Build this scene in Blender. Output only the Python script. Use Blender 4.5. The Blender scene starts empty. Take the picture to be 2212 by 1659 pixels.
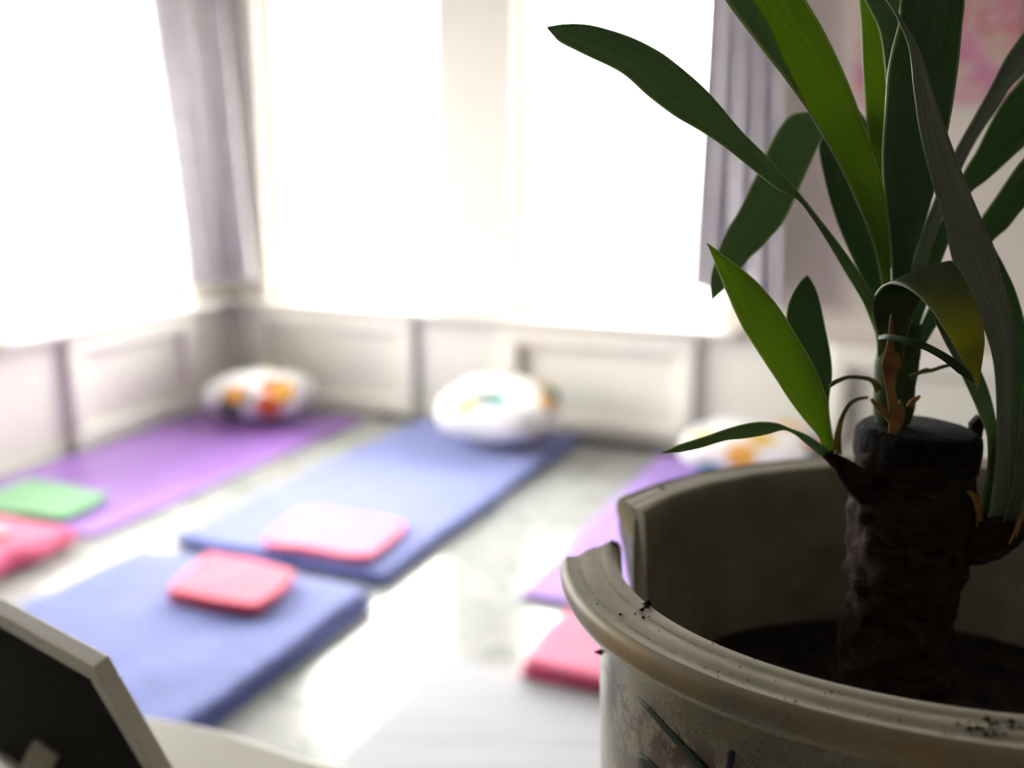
import bpy, bmesh, math, random
from mathutils import Vector, Matrix, noise
random.seed(7)
S = bpy.context.scene
COL = S.collection

# ------------------------------------------------------------------ camera, world, exposure
W, H, FPX = 2212, 1659, 2158.0
PITCH, YAW, CAMH = math.radians(12.5), math.radians(23.45), 1.35
cam_d = bpy.data.cameras.new('camera'); cam = bpy.data.objects.new('camera', cam_d); COL.objects.link(cam)
cam.location = (0, 0, CAMH); cam.rotation_euler = (math.pi/2 - PITCH, 0, 0)
cam_d.sensor_width = 36.0; cam_d.lens = FPX / W * 36.0; cam_d.clip_start = 0.02
cam_d.dof.use_dof = True; cam_d.dof.focus_distance = 0.40; cam_d.dof.aperture_fstop = 4.6
S.camera = cam
wd = bpy.data.worlds.new('overcast_sky'); S.world = wd; wd.use_nodes = True
bg = wd.node_tree.nodes['Background']
bg.inputs[1].default_value = 20.0
# bright overcast sky above, duller ground below the horizon
_t = wd.node_tree; _c = _t.nodes.new('ShaderNodeTexCoord'); _s = _t.nodes.new('ShaderNodeSeparateXYZ'); _r = _t.nodes.new('ShaderNodeValToRGB')
_t.links.new(_c.outputs['Generated'], _s.inputs[0]); _m = _t.nodes.new('ShaderNodeMath'); _m.operation = 'MULTIPLY_ADD'; _m.inputs[1].default_value = .5; _m.inputs[2].default_value = .5
_t.links.new(_s.outputs[2], _m.inputs[0]); _t.links.new(_m.outputs[0], _r.inputs[0]); _t.links.new(_r.outputs[0], bg.inputs[0])
_r.color_ramp.elements[0].position = .47; _r.color_ramp.elements[0].color = (.24, .23, .20, 1)
_r.color_ramp.elements[1].position = .53; _r.color_ramp.elements[1].color = (1.0, .975, .91, 1)
S.view_settings.view_transform = 'Standard'; S.view_settings.look = 'None'
S.view_settings.gamma = 1.0; S.view_settings.use_curve_mapping = False
S.view_settings.exposure = 0.37

# ------------------------------------------------------------------ geometry helpers
U = Vector((math.cos(YAW), -math.sin(YAW), 0)); V = Vector((math.sin(YAW), math.cos(YAW), 0)); Z = Vector((0, 0, 1))
CAM = Vector((0, 0, CAMH))
def ray(x, y):
    X = (x - W/2)/FPX; Y = -(y - H/2)/FPX; c, s = math.cos(PITCH), math.sin(PITCH)
    return Vector((X, c + Y*s, -s + Y*c))
def atz(x, y, z=0.0): d = ray(x, y); return CAM + d*((z - CAMH)/d.z)
def aty(x, y, Y): d = ray(x, y); return CAM + d*(Y/d.y)
def onplane(x, y, n, c): d = ray(x, y); return CAM + d*((c - n.dot(CAM))/n.dot(d))
def R3(u, v, z=0.0): return U*u + V*v + Z*z
def sm(t): t = max(0, min(1, t)); return t*t*(3-2*t)

def tag(o, label=None, cat=None, group=None, kind=None):
    if label: o['label'] = label
    if cat: o['category'] = cat
    if group: o['group'] = group
    if kind: o['kind'] = kind
    return o
def mesh_obj(name, verts, faces, mat, parent=None, smooth=True, uvs=None):
    me = bpy.data.meshes.new(name); me.from_pydata([tuple(v) for v in verts], [], faces); me.update()
    if uvs:
        l = me.uv_layers.new(name='UVMap')
        for lp in me.loops: l.data[lp.index].uv = uvs[lp.vertex_index]
    o = bpy.data.objects.new(name, me); COL.objects.link(o)
    if mat: me.materials.append(mat)
    if smooth:
        for p in me.polygons: p.use_smooth = True
    if parent: o.parent = parent
    bm = bmesh.new(); bm.from_mesh(me); bmesh.ops.recalc_face_normals(bm, faces=bm.faces); bm.to_mesh(me); bm.free()
    return o
def empty(name, loc=(0, 0, 0)):
    o = bpy.data.objects.new(name, None); COL.objects.link(o); o.empty_display_size = .05
    o.location = loc
    return o
def attach(child, parent):
    """parent while keeping the world position (parents are only translated)"""
    child.parent = parent; child.matrix_parent_inverse = Matrix.Translation(parent.location).inverted()
    return child
class MB:
    def __init__(s): s.v = []; s.f = []
    def box(s, a, b, room=True):
        (x0, y0, z0), (x1, y1, z1) = a, b; n = len(s.v)
        for z in (z0, z1):
            for (x, y) in ((x0, y0), (x1, y0), (x1, y1), (x0, y1)):
                s.v.append(R3(x, y, z) if room else Vector((x, y, z)))
        s.f += [tuple(n+i for i in q) for q in ((0,3,2,1),(4,5,6,7),(0,1,5,4),(1,2,6,5),(2,3,7,6),(3,0,4,7))]
        return s
    def tube(s, pts, rad, seg=10, closed=True):
        n0 = len(s.v); m = len(pts)
        for i, p in enumerate(pts):
            p = Vector(p); t = (Vector(pts[min(i+1, m-1)]) - Vector(pts[max(i-1, 0)])).normalized()
            a = t.orthogonal().normalized() if i == 0 else (a - t*a.dot(t)).normalized()
            b = t.cross(a); r = rad[i] if hasattr(rad, '__len__') else rad
            for k in range(seg):
                g = 2*math.pi*k/seg; s.v.append(p + (a*math.cos(g) + b*math.sin(g))*r)
        for i in range(m-1):
            for k in range(seg):
                s.f.append((n0+i*seg+k, n0+i*seg+(k+1) % seg, n0+(i+1)*seg+(k+1) % seg, n0+(i+1)*seg+k))
        if closed:
            s.f.append(tuple(n0+k for k in range(seg))); s.f.append(tuple(n0+(m-1)*seg+k for k in range(seg)))
        return s
    def build(s, name, mat, parent=None, smooth=False, bevel=0):
        o = mesh_obj(name, s.v, s.f, mat, parent, smooth)
        if bevel:
            b = o.modifiers.new('bevel', 'BEVEL'); b.width = bevel; b.segments = 2; b.limit_method = 'ANGLE'
        return o
def quad_slab(name, corners, z0, z1, mat, parent=None, r=.03, n=28, wob=0.0, wz=0.0, corner=.08, dome=0.0, scale=6, bulge=0.0):
    """closed soft slab over four ground points (world xy), rounded rim, wobbly edge"""
    c = [Vector((p[0], p[1], 0)) for p in corners]
    ln = (c[1]-c[0]).length; lm = (c[3]-c[0]).length
    sd = Vector((random.uniform(0, 50), random.uniform(0, 50), 0))
    top, bot = [], []
    for j in range(n+1):
        for i in range(n+1):
            # denser sampling near the rim
            s = .5 - .5*math.cos(math.pi*i/n); t = .5 - .5*math.cos(math.pi*j/n)
            a, b = 2*s-1, 2*t-1
            k = corner
            a2 = a*(1 - k*b*b*abs(a)**3); b2 = b*(1 - k*a*a*abs(b)**3)
            a2 *= 1 + bulge*(1-b*b) - bulge; b2 *= 1 + bulge*(1-a*a) - bulge
            s2, t2 = (a2+1)/2, (b2+1)/2
            p = c[0]*(1-s2)*(1-t2) + c[1]*s2*(1-t2) + c[2]*s2*t2 + c[3]*(1-s2)*t2
            if wob:
                nv = noise.noise_vector(p*scale + sd); p += Vector((nv.x, nv.y, 0))*wob
            e = min(min(s, 1-s)*ln, min(t, 1-t)*lm)
            g = math.sqrt(max(0, 1-(1-min(e/r, 1))**2))
            hz = (z1-z0)
            zz = .5 + .5*g
            d = dome*hz*(1-a*a)*(1-b*b)
            w = wz*noise.noise(p*scale*1.7 + sd)*g
            top.append(Vector((p.x, p.y, z0 + hz*zz + d + w)))
            bot.append(Vector((p.x, p.y, z0 + hz*(.5-.5*g))))
    N = n+1; vs = list(top); idx = {}
    for j in range(N):
        for i in range(N):
            q = j*N+i
            if i in (0, n) or j in (0, n): idx[q] = q
            else: idx[q] = len(vs); vs.append(bot[q])
    fs = []; uv = [( (q % N)/n, (q//N)/n) for q in range(N*N)] + [(0, 0)]*(len(vs)-N*N)
    for j in range(n):
        for i in range(n):
            a, b, cc, d = j*N+i, j*N+i+1, (j+1)*N+i+1, (j+1)*N+i
            fs.append((a, b, cc, d)); fs.append((idx[d], idx[cc], idx[b], idx[a]))
    return mesh_obj(name, vs, fs, mat, parent, True, uv)
def room_rect(u0, u1, v0, v1): return [R3(u0, v0), R3(u1, v0), R3(u1, v1), R3(u0, v1)]

# ------------------------------------------------------------------ materials
def node_mat(name):
    m = bpy.data.materials.new(name); m.use_nodes = True
    nt = m.node_tree; b = nt.nodes['Principled BSDF']
    return m, nt, b
def L(nt, a, b): nt.links.new(a, b)
def ramp(nt, stops, interp='LINEAR'):
    r = nt.nodes.new('ShaderNodeValToRGB'); r.color_ramp.interpolation = interp
    el = r.color_ramp.elements
    while len(el) < len(stops): el.new(.5)
    for e, (p, c) in zip(el, stops): e.position = p; e.color = (*c, 1)
    return r
def noise_n(nt, scale, detail=3, rough=.55, vec=None, dist=0):
    n = nt.nodes.new('ShaderNodeTexNoise'); n.inputs['Scale'].default_value = scale
    n.inputs['Detail'].default_value = detail; n.inputs['Roughness'].default_value = rough; n.inputs['Distortion'].default_value = dist
    if vec is not None: L(nt, vec, n.inputs['Vector'])
    return n
def coords(nt, kind='Object', scale=(1, 1, 1), rot=(0, 0, 0)):
    t = nt.nodes.new('ShaderNodeTexCoord'); m = nt.nodes.new('ShaderNodeMapping')
    m.inputs['Scale'].default_value = scale; m.inputs['Rotation'].default_value = rot
    L(nt, t.outputs[kind], m.inputs['Vector']); return m.outputs[0]
def bump(nt, b, h, strength=.3, dist=.002):
    n = nt.nodes.new('ShaderNodeBump'); n.inputs['Strength'].default_value = strength; n.inputs['Distance'].default_value = dist
    L(nt, h, n.inputs['Height']); L(nt, n.outputs[0], b.inputs['Normal'])
def simple(name, col, rough=.6, var=.06, scale=20, bmp=0.0, bscale=None, spec=.5, bdist=.002):
    m, nt, b = node_mat(name); v = coords(nt)
    n = noise_n(nt, scale, 4, .6, v)
    lo = tuple(max(0, c*(1-var)) for c in col); hi = tuple(min(1, c*(1+var)) for c in col)
    r = ramp(nt, [(.3, lo), (.7, hi)]); L(nt, n.outputs[0], r.inputs[0]); L(nt, r.outputs[0], b.inputs['Base Color'])
    b.inputs['Roughness'].default_value = rough; b.inputs['Specular IOR Level'].default_value = spec
    if bmp:
        n2 = noise_n(nt, bscale or scale*6, 4, .6, v); bump(nt, b, n2.outputs[0], bmp, bdist)
    return m
def mixrgb(nt, a, b, fac, mode='MIX'):
    n = nt.nodes.new('ShaderNodeMix'); n.data_type = 'RGBA'; n.blend_type = mode
    for s, v in ((n.inputs[6], a), (n.inputs[7], b), (n.inputs[0], fac)):
        if hasattr(v, 'links'): L(nt, v, s)
        elif isinstance(v, tuple): s.default_value = (*v, 1)
        else: s.default_value = v
    return n.outputs[2]

M = {}
M['rearwall'] = simple('brown_wall_paint', (.11, .095, .08), .8, .05, 8)
M['wall'] = simple('cream_wall_paint', (.74, .685, .61), .75, .02, 8, .1)
M['white'] = simple('white_gloss_paint', (.88, .865, .79), .42, .02, 12, .05)
M['ceiling'] = simple('ceiling_paint', (.8, .79, .77), .8, .02, 8)
M['darkstrip'] = simple('dark_grey_strip', (.10, .095, .09), .55, .1, 20)
M['rod'] = simple('dark_metal', (.12, .12, .13), .35, .05, 20)
def floor_mat():
    m, nt, b = node_mat('pale_laminate_floor')
    v = coords(nt, 'Object', (1, 1, 1), (0, 0, YAW))
    br = nt.nodes.new('ShaderNodeTexBrick'); L(nt, v, br.inputs['Vector'])
    br.inputs['Scale'].default_value = 1; br.inputs['Brick Width'].default_value = 1.3; br.inputs['Row Height'].default_value = .19
    br.inputs['Mortar Size'].default_value = .002; br.inputs['Color1'].default_value = (.36, .37, .365, 1)
    br.inputs['Color2'].default_value = (.42, .43, .42, 1); br.inputs['Mortar'].default_value = (.30, .31, .31, 1)
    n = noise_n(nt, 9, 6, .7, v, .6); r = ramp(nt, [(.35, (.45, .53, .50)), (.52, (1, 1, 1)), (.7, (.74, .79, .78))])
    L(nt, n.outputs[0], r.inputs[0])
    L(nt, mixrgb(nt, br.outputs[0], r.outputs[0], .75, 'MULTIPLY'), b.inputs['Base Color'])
    b.inputs['Roughness'].default_value = .16; b.inputs['Specular IOR Level'].default_value = .3
    return m
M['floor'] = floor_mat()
def fabric(name, col, rough=.9, sheen=.25, wr=.5, scale=14, dist=.01):
    m, nt, b = node_mat(name); v = coords(nt)
    n = noise_n(nt, scale, 3, .5, v, .4); n2 = noise_n(nt, 700, 2, .5, v)
    lo = tuple(c*.88 for c in col); hi = tuple(min(1, c*1.1) for c in col)
    r = ramp(nt, [(.3, lo), (.7, hi)]); L(nt, n.outputs[0], r.inputs[0]); L(nt, r.outputs[0], b.inputs['Base Color'])
    b.inputs['Roughness'].default_value = rough
    b.inputs['Sheen Weight'].default_value = sheen; b.inputs['Sheen Roughness'].default_value = .5
    a = nt.nodes.new('ShaderNodeMath'); a.operation = 'MULTIPLY_ADD'; L(nt, n2.outputs[0], a.inputs[0]); a.inputs[1].default_value = .08; L(nt, n.outputs[0], a.inputs[2])
    bump(nt, b, a.outputs[0], wr, dist)
    return m
M['purple'] = fabric('purple_exercise_mat', (.30, .13, .52), .32, .1, .12)
M['lilac'] = fabric('lilac_exercise_mat', (.38, .24, .66), .8, .05, .12)
M['blue'] = fabric('blue_cotton', (.10, .135, .40), .85, .3, .5)
M['pink'] = fabric('pink_cotton', (.74, .10, .235), .7, .3, .35)
M['red'] = fabric('raspberry_cotton', (.68, .045, .13), .7, .3, .35)
M['green'] = fabric('green_cotton', (.20, .50, .24), .8, .3, .35)
M['patch'] = fabric('grey_patch', (.5, .5, .52), .8, .2, .2)
M['curtain'] = fabric('lilac_grey_curtain', (.63, .61, .645), .85, .2, .15)
def rug_mat():
    m, nt, b = node_mat('pale_grey_woven_rug')
    v = coords(nt, 'Object', (1.2, 26, 1), (0, 0, YAW))
    n = noise_n(nt, 1.6, 4, .6, v); r = ramp(nt, [(.3, (.34, .355, .39)), (.5, (.43, .445, .48)), (.75, (.52, .535, .565))])
    L(nt, n.outputs[0], r.inputs[0]); L(nt, r.outputs[0], b.inputs['Base Color'])
    b.inputs['Roughness'].default_value = .85
    bump(nt, b, n.outputs[0], .3, .003)
    return m
M['rug'] = rug_mat()
def print_mat(name, seed):
    m, nt, b = node_mat(name); v = coords(nt, 'Object')
    mp = nt.nodes.new('ShaderNodeMapping'); L(nt, v, mp.inputs[0]); mp.inputs['Location'].default_value = (seed, seed*.7, seed*.3)
    vo = nt.nodes.new('ShaderNodeTexVoronoi'); L(nt, mp.outputs[0], vo.inputs['Vector']); vo.inputs['Scale'].default_value = 8
    sep = nt.nodes.new('ShaderNodeSeparateColor'); L(nt, vo.outputs['Color'], sep.inputs[0])
    r = ramp(nt, [(0, (.80, .42, .08)), (.14, (.02, .26, .30)), (.26, (.85, .85, .84)), (.5, (.70, .13, .05)), (.58, (.88, .87, .85)), (.75, (.10, .13, .13)), (.82, (.85, .80, .80)), (.93, (.75, .52, .12))], 'CONSTANT')
    L(nt, sep.outputs[0], r.inputs[0])
    r2 = ramp(nt, [(.50, (0, 0, 0)), (.60, (1, 1, 1))]); L(nt, vo.outputs['Distance'], r2.inputs[0])
    L(nt, mixrgb(nt, r.outputs[0], (.86, .86, .86), r2.outputs[0]), b.inputs['Base Color'])
    b.inputs['Roughness'].default_value = .85
    n = noise_n(nt, 12, 3, .5, v); bump(nt, b, n.outputs[0], .4, .01)
    return m
M['print'] = [print_mat('printed_cotton', s) for s in (1.3, 4.1, 7.7)]
def canvas_mat():
    m, nt, b = node_mat('painted_canvas'); v = coords(nt)
    n = noise_n(nt, 9, 3, .6, v, 1.2)
    r = ramp(nt, [(.32, (.45, .18, .42)), (.42, (.66, .26, .36)), (.5, (.62, .42, .48)), (.57, (.62, .56, .38)), (.64, (.60, .12, .2)), (.75, (.5, .3, .55))])
    L(nt, n.outputs[0], r.inputs[0]); L(nt, r.outputs[0], b.inputs['Base Color']); b.inputs['Roughness'].default_value = .8
    return m
M['canvas'] = canvas_mat()
def glass_mat():
    m, nt, b = node_mat('window_glass'); nt.nodes.remove(b)
    t = nt.nodes.new('ShaderNodeBsdfTransparent'); g = nt.nodes.new('ShaderNodeBsdfGlossy'); g.inputs['Roughness'].default_value = .02
    f = nt.nodes.new('ShaderNodeFresnel'); f.inputs[0].default_value = 1.3; mx = nt.nodes.new('ShaderNodeMixShader')
    L(nt, f.outputs[0], mx.inputs[0]); L(nt, t.outputs[0], mx.inputs[1]); L(nt, g.outputs[0], mx.inputs[2])
    L(nt, mx.outputs[0], nt.nodes['Material Output'].inputs[0]); return m
M['glass'] = glass_mat()
M['table'] = simple('off_white_tabletop', (.58, .57, .50), .4, .03, 10, .05)
M['frame'] = simple('white_frame_lacquer', (.80, .77, .68), .45, .04, 12)
M['backing'] = simple('black_backing_board', (.009, .009, .009), .8, .3, 6, spec=.1)
M['strut'] = simple('grey_strut_board', (.55, .52, .42), .7, .1, 20)
def ramp_of(nt, n, a, b_):
    r = ramp(nt, [(a, (0, 0, 0)), (b_, (.85, .85, .85))]); L(nt, n.outputs[0], r.inputs[0]); return r.outputs[0]
def pot_mat():
    m, nt, b = node_mat('crackled_cream_glaze'); v = coords(nt)
    n = noise_n(nt, 14, 5, .65, v); base = ramp(nt, [(.3, (.20, .175, .12)), (.55, (.30, .268, .20)), (.75, (.37, .335, .27))]); L(nt, n.outputs[0], base.inputs[0])
    # distorted crackle
    nd = noise_n(nt, 60, 2, .5, v); add = nt.nodes.new('ShaderNodeMix'); add.data_type = 'RGBA'; add.blend_type = 'LINEAR_LIGHT'
    add.inputs[0].default_value = .006; L(nt, v, add.inputs[6]); L(nt, nd.outputs['Color'], add.inputs[7])
    vo = nt.nodes.new('ShaderNodeTexVoronoi'); vo.feature = 'DISTANCE_TO_EDGE'; vo.inputs['Scale'].default_value = 360; L(nt, add.outputs[2], vo.inputs['Vector'])
    cr = ramp(nt, [(.0, (.55, .52, .48)), (.06, (1, 1, 1))]); L(nt, vo.outputs['Distance'], cr.inputs[0])
    uvn = nt.nodes.new('ShaderNodeUVMap'); sep = nt.nodes.new('ShaderNodeSeparateXYZ'); L(nt, uvn.outputs[0], sep.inputs[0])
    # uv.y runs along the profile: glazed outside, bare top, dull inside
    msk = ramp(nt, [(.30, (0, 0, 0)), (.47, (0, 0, 0)), (.50, (1, 1, 1))]); L(nt, sep.outputs[1], msk.inputs[0])
    crk = mixrgb(nt, (1, 1, 1), cr.outputs[0], msk.outputs[0])
    c1 = mixrgb(nt, base.outputs[0], crk, 1.0, 'MULTIPLY')
    # ochre worn edge of the lip
    och = ramp(nt, [(.470, (0, 0, 0)), (.485, (1, 1, 1)), (.497, (1, 1, 1)), (.512, (0, 0, 0))]); L(nt, sep.outputs[1], och.inputs[0])
    no = noise_n(nt, 9, 3, .6, v); om = ramp(nt, [(.4, (0, 0, 0)), (.62, (.8, .8, .8))]); L(nt, no.outputs[0], om.inputs[0])
    c2 = mixrgb(nt, c1, (.44, .29, .11), mixrgb(nt, och.outputs[0], om.outputs[0], 1.0, 'MULTIPLY'))
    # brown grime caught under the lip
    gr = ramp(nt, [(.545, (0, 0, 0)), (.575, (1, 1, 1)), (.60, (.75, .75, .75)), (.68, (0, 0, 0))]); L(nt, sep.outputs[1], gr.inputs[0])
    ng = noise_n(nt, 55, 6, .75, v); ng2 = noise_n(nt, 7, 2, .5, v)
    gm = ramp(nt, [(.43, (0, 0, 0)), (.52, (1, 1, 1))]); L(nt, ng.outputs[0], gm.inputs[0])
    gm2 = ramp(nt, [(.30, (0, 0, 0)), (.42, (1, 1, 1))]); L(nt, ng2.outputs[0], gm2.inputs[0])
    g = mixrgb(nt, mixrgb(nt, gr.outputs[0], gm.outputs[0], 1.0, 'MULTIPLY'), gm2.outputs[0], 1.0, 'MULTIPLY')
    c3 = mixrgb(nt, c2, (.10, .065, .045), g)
    # dirt lodged in the grooves of the top
    gv = ramp(nt, [(.355, (0, 0, 0)), (.366, (1, 1, 1)), (.378, (0, 0, 0)), (.425, (0, 0, 0)), (.437, (1, 1, 1)), (.45, (0, 0, 0))]); L(nt, sep.outputs[1], gv.inputs[0])
    c3 = mixrgb(nt, c3, (.12, .095, .065), mixrgb(nt, gv.outputs[0], ramp_of(nt, noise_n(nt, 40, 5, .7, v), .42, .62), 1.0, 'MULTIPLY'))
    # speckled dirt everywhere
    ns = noise_n(nt, 150, 5, .7, v); sp = ramp(nt, [(.64, (0, 0, 0)), (.72, (.7, .7, .7))]); L(nt, ns.outputs[0], sp.inputs[0])
    c4 = mixrgb(nt, c3, (.13, .10, .075), sp.outputs[0])
    L(nt, c4, b.inputs['Base Color'])
    rr = ramp(nt, [(.47, (.8, .8, .8)), (.50, (.22, .22, .22))]); L(nt, sep.outputs[1], rr.inputs[0]); L(nt, rr.outputs[0], b.inputs['Roughness'])
    bump(nt, b, ns.outputs[0], .15, .0006)
    return m
M['pot'] = pot_mat()
M['potpaint'] = simple('dark_green_glaze_paint', (.03, .045, .035), .6, .2, 60, spec=.2)
M['potpaint2'] = simple('blue_black_glaze_paint', (.02, .028, .035), .6, .2, 60, spec=.2)
M['soil'] = simple('dark_potting_soil', (.018, .015, .012), .95, .5, 90, 1.0, 200, .2, .004)
def bark_mat():
    m, nt, b = node_mat('reddish_brown_bark'); v = coords(nt, 'Object', (1, 1, 2.2))
    n = noise_n(nt, 60, 6, .7, v, .8); r = ramp(nt, [(.3, (.007, .004, .0035)), (.5, (.028, .0145, .011)), (.66, (.055, .030, .021)), (.8, (.17, .105, .075))])
    L(nt, n.outputs[0], r.inputs[0]); L(nt, r.outputs[0], b.inputs['Base Color']); b.inputs['Roughness'].default_value = .9; b.inputs['Specular IOR Level'].default_value = .15
    bump(nt, b, n.outputs[0], 1.0, .004); return m
M['bark'] = bark_mat()
M['wax'] = simple('black_wax', (.008, .0085, .0085), .9, .5, 70, 1.0, 160, .15, .003)
M['dry'] = simple('dry_brown_sheath', (.30, .17, .06), .7, .4, 80, .4, 200, .3, .001)
M['drygreen'] = simple('withered_green_leaf', (.16, .17, .05), .6, .4, 80, .3, 200)
def leaf_mat(name, dark, light, trans, tfac=.42, tip=None, ttip=None, rough=.42, spec=.45, vs=26):
    m, nt, b = node_mat(name)
    uvn = nt.nodes.new('ShaderNodeUVMap'); sep = nt.nodes.new('ShaderNodeSeparateXYZ'); L(nt, uvn.outputs[0], sep.inputs[0])
    mp = nt.nodes.new('ShaderNodeMapping'); L(nt, uvn.outputs[0], mp.inputs[0]); mp.inputs['Scale'].default_value = (vs, 1.2, 1)
    n = noise_n(nt, 1.6, 4, .65, mp.outputs[0]); r = ramp(nt, [(.3, dark), (.72, light)]); L(nt, n.outputs[0], r.inputs[0])
    ed = ramp(nt, [(0, (1, 1, 1)), (.016, (1, 1, 1)), (.04, (0, 0, 0)), (.96, (0, 0, 0)), (.984, (1, 1, 1))]); L(nt, sep.outputs[0], ed.inputs[0])
    c0 = r.outputs[0]
    r3 = ramp(nt, [(.25, tuple(x*.6 for x in trans)), (.75, trans)]); L(nt, n.outputs[0], r3.inputs[0]); t0 = r3.outputs[0]
    if tip:
        g = ramp(nt, [(.50, (0, 0, 0)), (.75, (1, 1, 1))]); L(nt, sep.outputs[1], g.inputs[0])
        c0 = mixrgb(nt, c0, tip, g.outputs[0]); t0 = mixrgb(nt, t0, ttip, g.outputs[0])
    L(nt, mixrgb(nt, c0, (.24, .31, .15), ed.outputs[0]), b.inputs['Base Color'])
    b.inputs['Roughness'].default_value = rough; b.inputs['Specular IOR Level'].default_value = spec
    bump(nt, b, n.outputs[0], .3, .0008)
    t = nt.nodes.new('ShaderNodeBsdfTranslucent')
    L(nt, mixrgb(nt, t0, (.55, .66, .30), ed.outputs[0]), t.inputs[0])
    mx = nt.nodes.new('ShaderNodeMixShader'); mx.inputs[0].default_value = tfac
    L(nt, b.outputs[0], mx.inputs[1]); L(nt, t.outputs[0], mx.inputs[2]); L(nt, mx.outputs[0], nt.nodes['Material Output'].inputs[0])
    return m
M['leaf'] = leaf_mat('glossy_green_leaf', (.095, .145, .10), (.21, .275, .19), (.20, .32, .12), .42, spec=.6)
M['leafdeep'] = leaf_mat('deep_green_leaf', (.06, .102, .053), (.14, .20, .11), (.09, .23, .05), .36, spec=.55)
M['stem'] = simple('green_stem', (.035, .07, .02), .6, .3, 60, .3, 200, .2)
M['leafyoung'] = leaf_mat('young_yellow_green_leaf', (.05, .10, .03), (.12, .19, .055), (.36, .52, .05), .5)
M['leafgrey'] = leaf_mat('grey_sheen_leaf', (.09, .125, .085), (.50, .54, .45), (.08, .16, .04), .2, rough=.36, spec=.6, vs=34)  # pale grey streaks put the lit sheen into the leaf colour
M['leafyellow'] = leaf_mat('yellowing_leaf', (.035, .058, .028), (.07, .095, .045), (.07, .14, .03), .4, (.22, .24, .035), (.62, .62, .06))

# ------------------------------------------------------------------ the room shell
UL, UR, VB, VN, CE = -3.78, 2.3, 4.62, -2.2, 2.7
TH = .22
WIN_B = [(-3.50, -2.42), (-1.99, -.93)]          # back wall windows, u range
WIN_L = [(3.14, 4.30), (1.75, 2.85)]                # left wall windows, v range (the second is out of view, added for its light)
WZ0, WZ1 = .60, 2.35
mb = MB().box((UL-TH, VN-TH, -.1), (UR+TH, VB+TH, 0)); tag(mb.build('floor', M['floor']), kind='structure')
tag(MB().box((UL-TH, VN-TH, CE), (UR+TH, VB+TH, CE+.1)).build('ceiling', M['ceiling']), kind='structure')
b = MB()
us = [UL-TH] + [x for w in WIN_B for x in w] + [UR+TH]
b.box((us[0], VB, 0), (us[-1], VB+TH, WZ0)); b.box((us[0], VB, WZ1), (us[-1], VB+TH, CE))
for i in (0, 2, 4): b.box((us[i], VB, WZ0), (us[i+1], VB+TH, WZ1))
wall_b = tag(b.build('wall_back', M['wall']), kind='structure')
b = MB()
vs_ = [VN-TH, WIN_L[1][0], WIN_L[1][1], WIN_L[0][0], WIN_L[0][1], VB]
b.box((UL-TH, vs_[0], 0), (UL, VB, WZ0)); b.box((UL-TH, vs_[0], WZ1), (UL, VB, CE))
for i in (0, 2, 4): b.box((UL-TH, vs_[i], WZ0), (UL, vs_[i+1], WZ1))
wall_l = tag(b.build('wall_left', M['wall']), kind='structure')
tag(MB().box((UR, VN-TH, 0), (UR+TH, VB, CE)).build('wall_right', M['rearwall']), kind='structure')
tag(MB().box((UL, VN-TH, 0), (UR, VN, CE)).build('wall_rear', M['rearwall']), kind='structure')

def window(name, side, a, c, sl):
    """frame bars, mullion, pane and sill of one window; side 'b' back wall, 'l' left wall"""
    def P(s, d, z): return (s, VB+d, z) if side == 'b' else (UL-d, s, z)
    def bx(mb, s0, s1, d0, d1, z0, z1):
        p, q = P(s0, d0, z0), P(s1, d1, z1)
        return mb.box(tuple(map(min, p, q)), tuple(map(max, p, q)))
    w = .03
    fr = MB(); bx(fr, a, a+w, .10, .16, WZ0, WZ1); bx(fr, c-w, c, .10, .16, WZ0, WZ1)
    bx(fr, a+w, c-w, .10, .16, WZ0, WZ0+w); bx(fr, a+w, c-w, .10, .16, WZ1-w, WZ1)
    o = tag(fr.build(name, M['white'], bevel=.004), kind='structure')
    bx(MB(), a+w, c-w, .128, .132, WZ0+w, WZ1-w).build('pane', M['glass'], o)
    bx(MB(), sl[0], sl[1], -.10, .10, WZ0-.035, WZ0-.002).build('window_sill', M['white'], o, bevel=.008)
    return o
def casing(o, side, a, c):
    q = ((a, VB-.012, WZ0), (c, VB-.001, CE-.02)) if side == 'b' else ((UL+.001, a, WZ0), (UL+.012, c, CE-.02))
    MB().box(*q).build('casing_board', M['white'], o, bevel=.002)
w1 = window('window_1', 'b', *WIN_B[0], (UL+.002, -2.2)); casing(w1, 'b', UL+.012, WIN_B[0][0]); casing(w1, 'b', WIN_B[0][1], WIN_B[1][0])
w3 = window('window_3', 'l', *WIN_L[0], (3.0, VB-.102)); casing(w3, 'l', WIN_L[0][1], VB-.012); casing(w3, 'l', WIN_L[1][1], WIN_L[0][0])
window('window_2', 'b', *WIN_B[1], (-2.198, -.86))
window('added_side_window', 'l', *WIN_L[1], (1.7, 2.9))  # extra window out of view, added to brighten the room

def wainscot(side, a, c, parent):
    def bx(mb, s0, s1, d0, d1, z0, z1):
        if side == 'b': return mb.box((s0, VB-d1, z0), (s1, VB-d0, z1))
        return mb.box((UL+d0, s0, z0), (UL+d1, s1, z1))
    p = bx(MB(), a+.02, c-.02, 0.0, .008, .03, .54).build('wainscot_panel', M['white'], parent)
    w = .085
    for n, q in (('panel_rail', (a, c, 0, .055, .0, .10)), ('panel_rail', (a, c, 0, .055, .455, .555)),
                 ('panel_stile', (a, a+w, 0, .055, .10, .455)), ('panel_stile', (c-w, c, 0, .055, .10, .455))):
        bx(MB(), *q).build(n, M['white'], p, bevel=.016)
    return p
for a, c in ((-3.585, -2.555), (-2.035, -1.035), (-.44, .62)): wainscot('b', a, c, wall_b)
for a, c in ((3.38, 4.26), (1.75, 2.9)): wainscot('l', a, c, wall_l)
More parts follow.
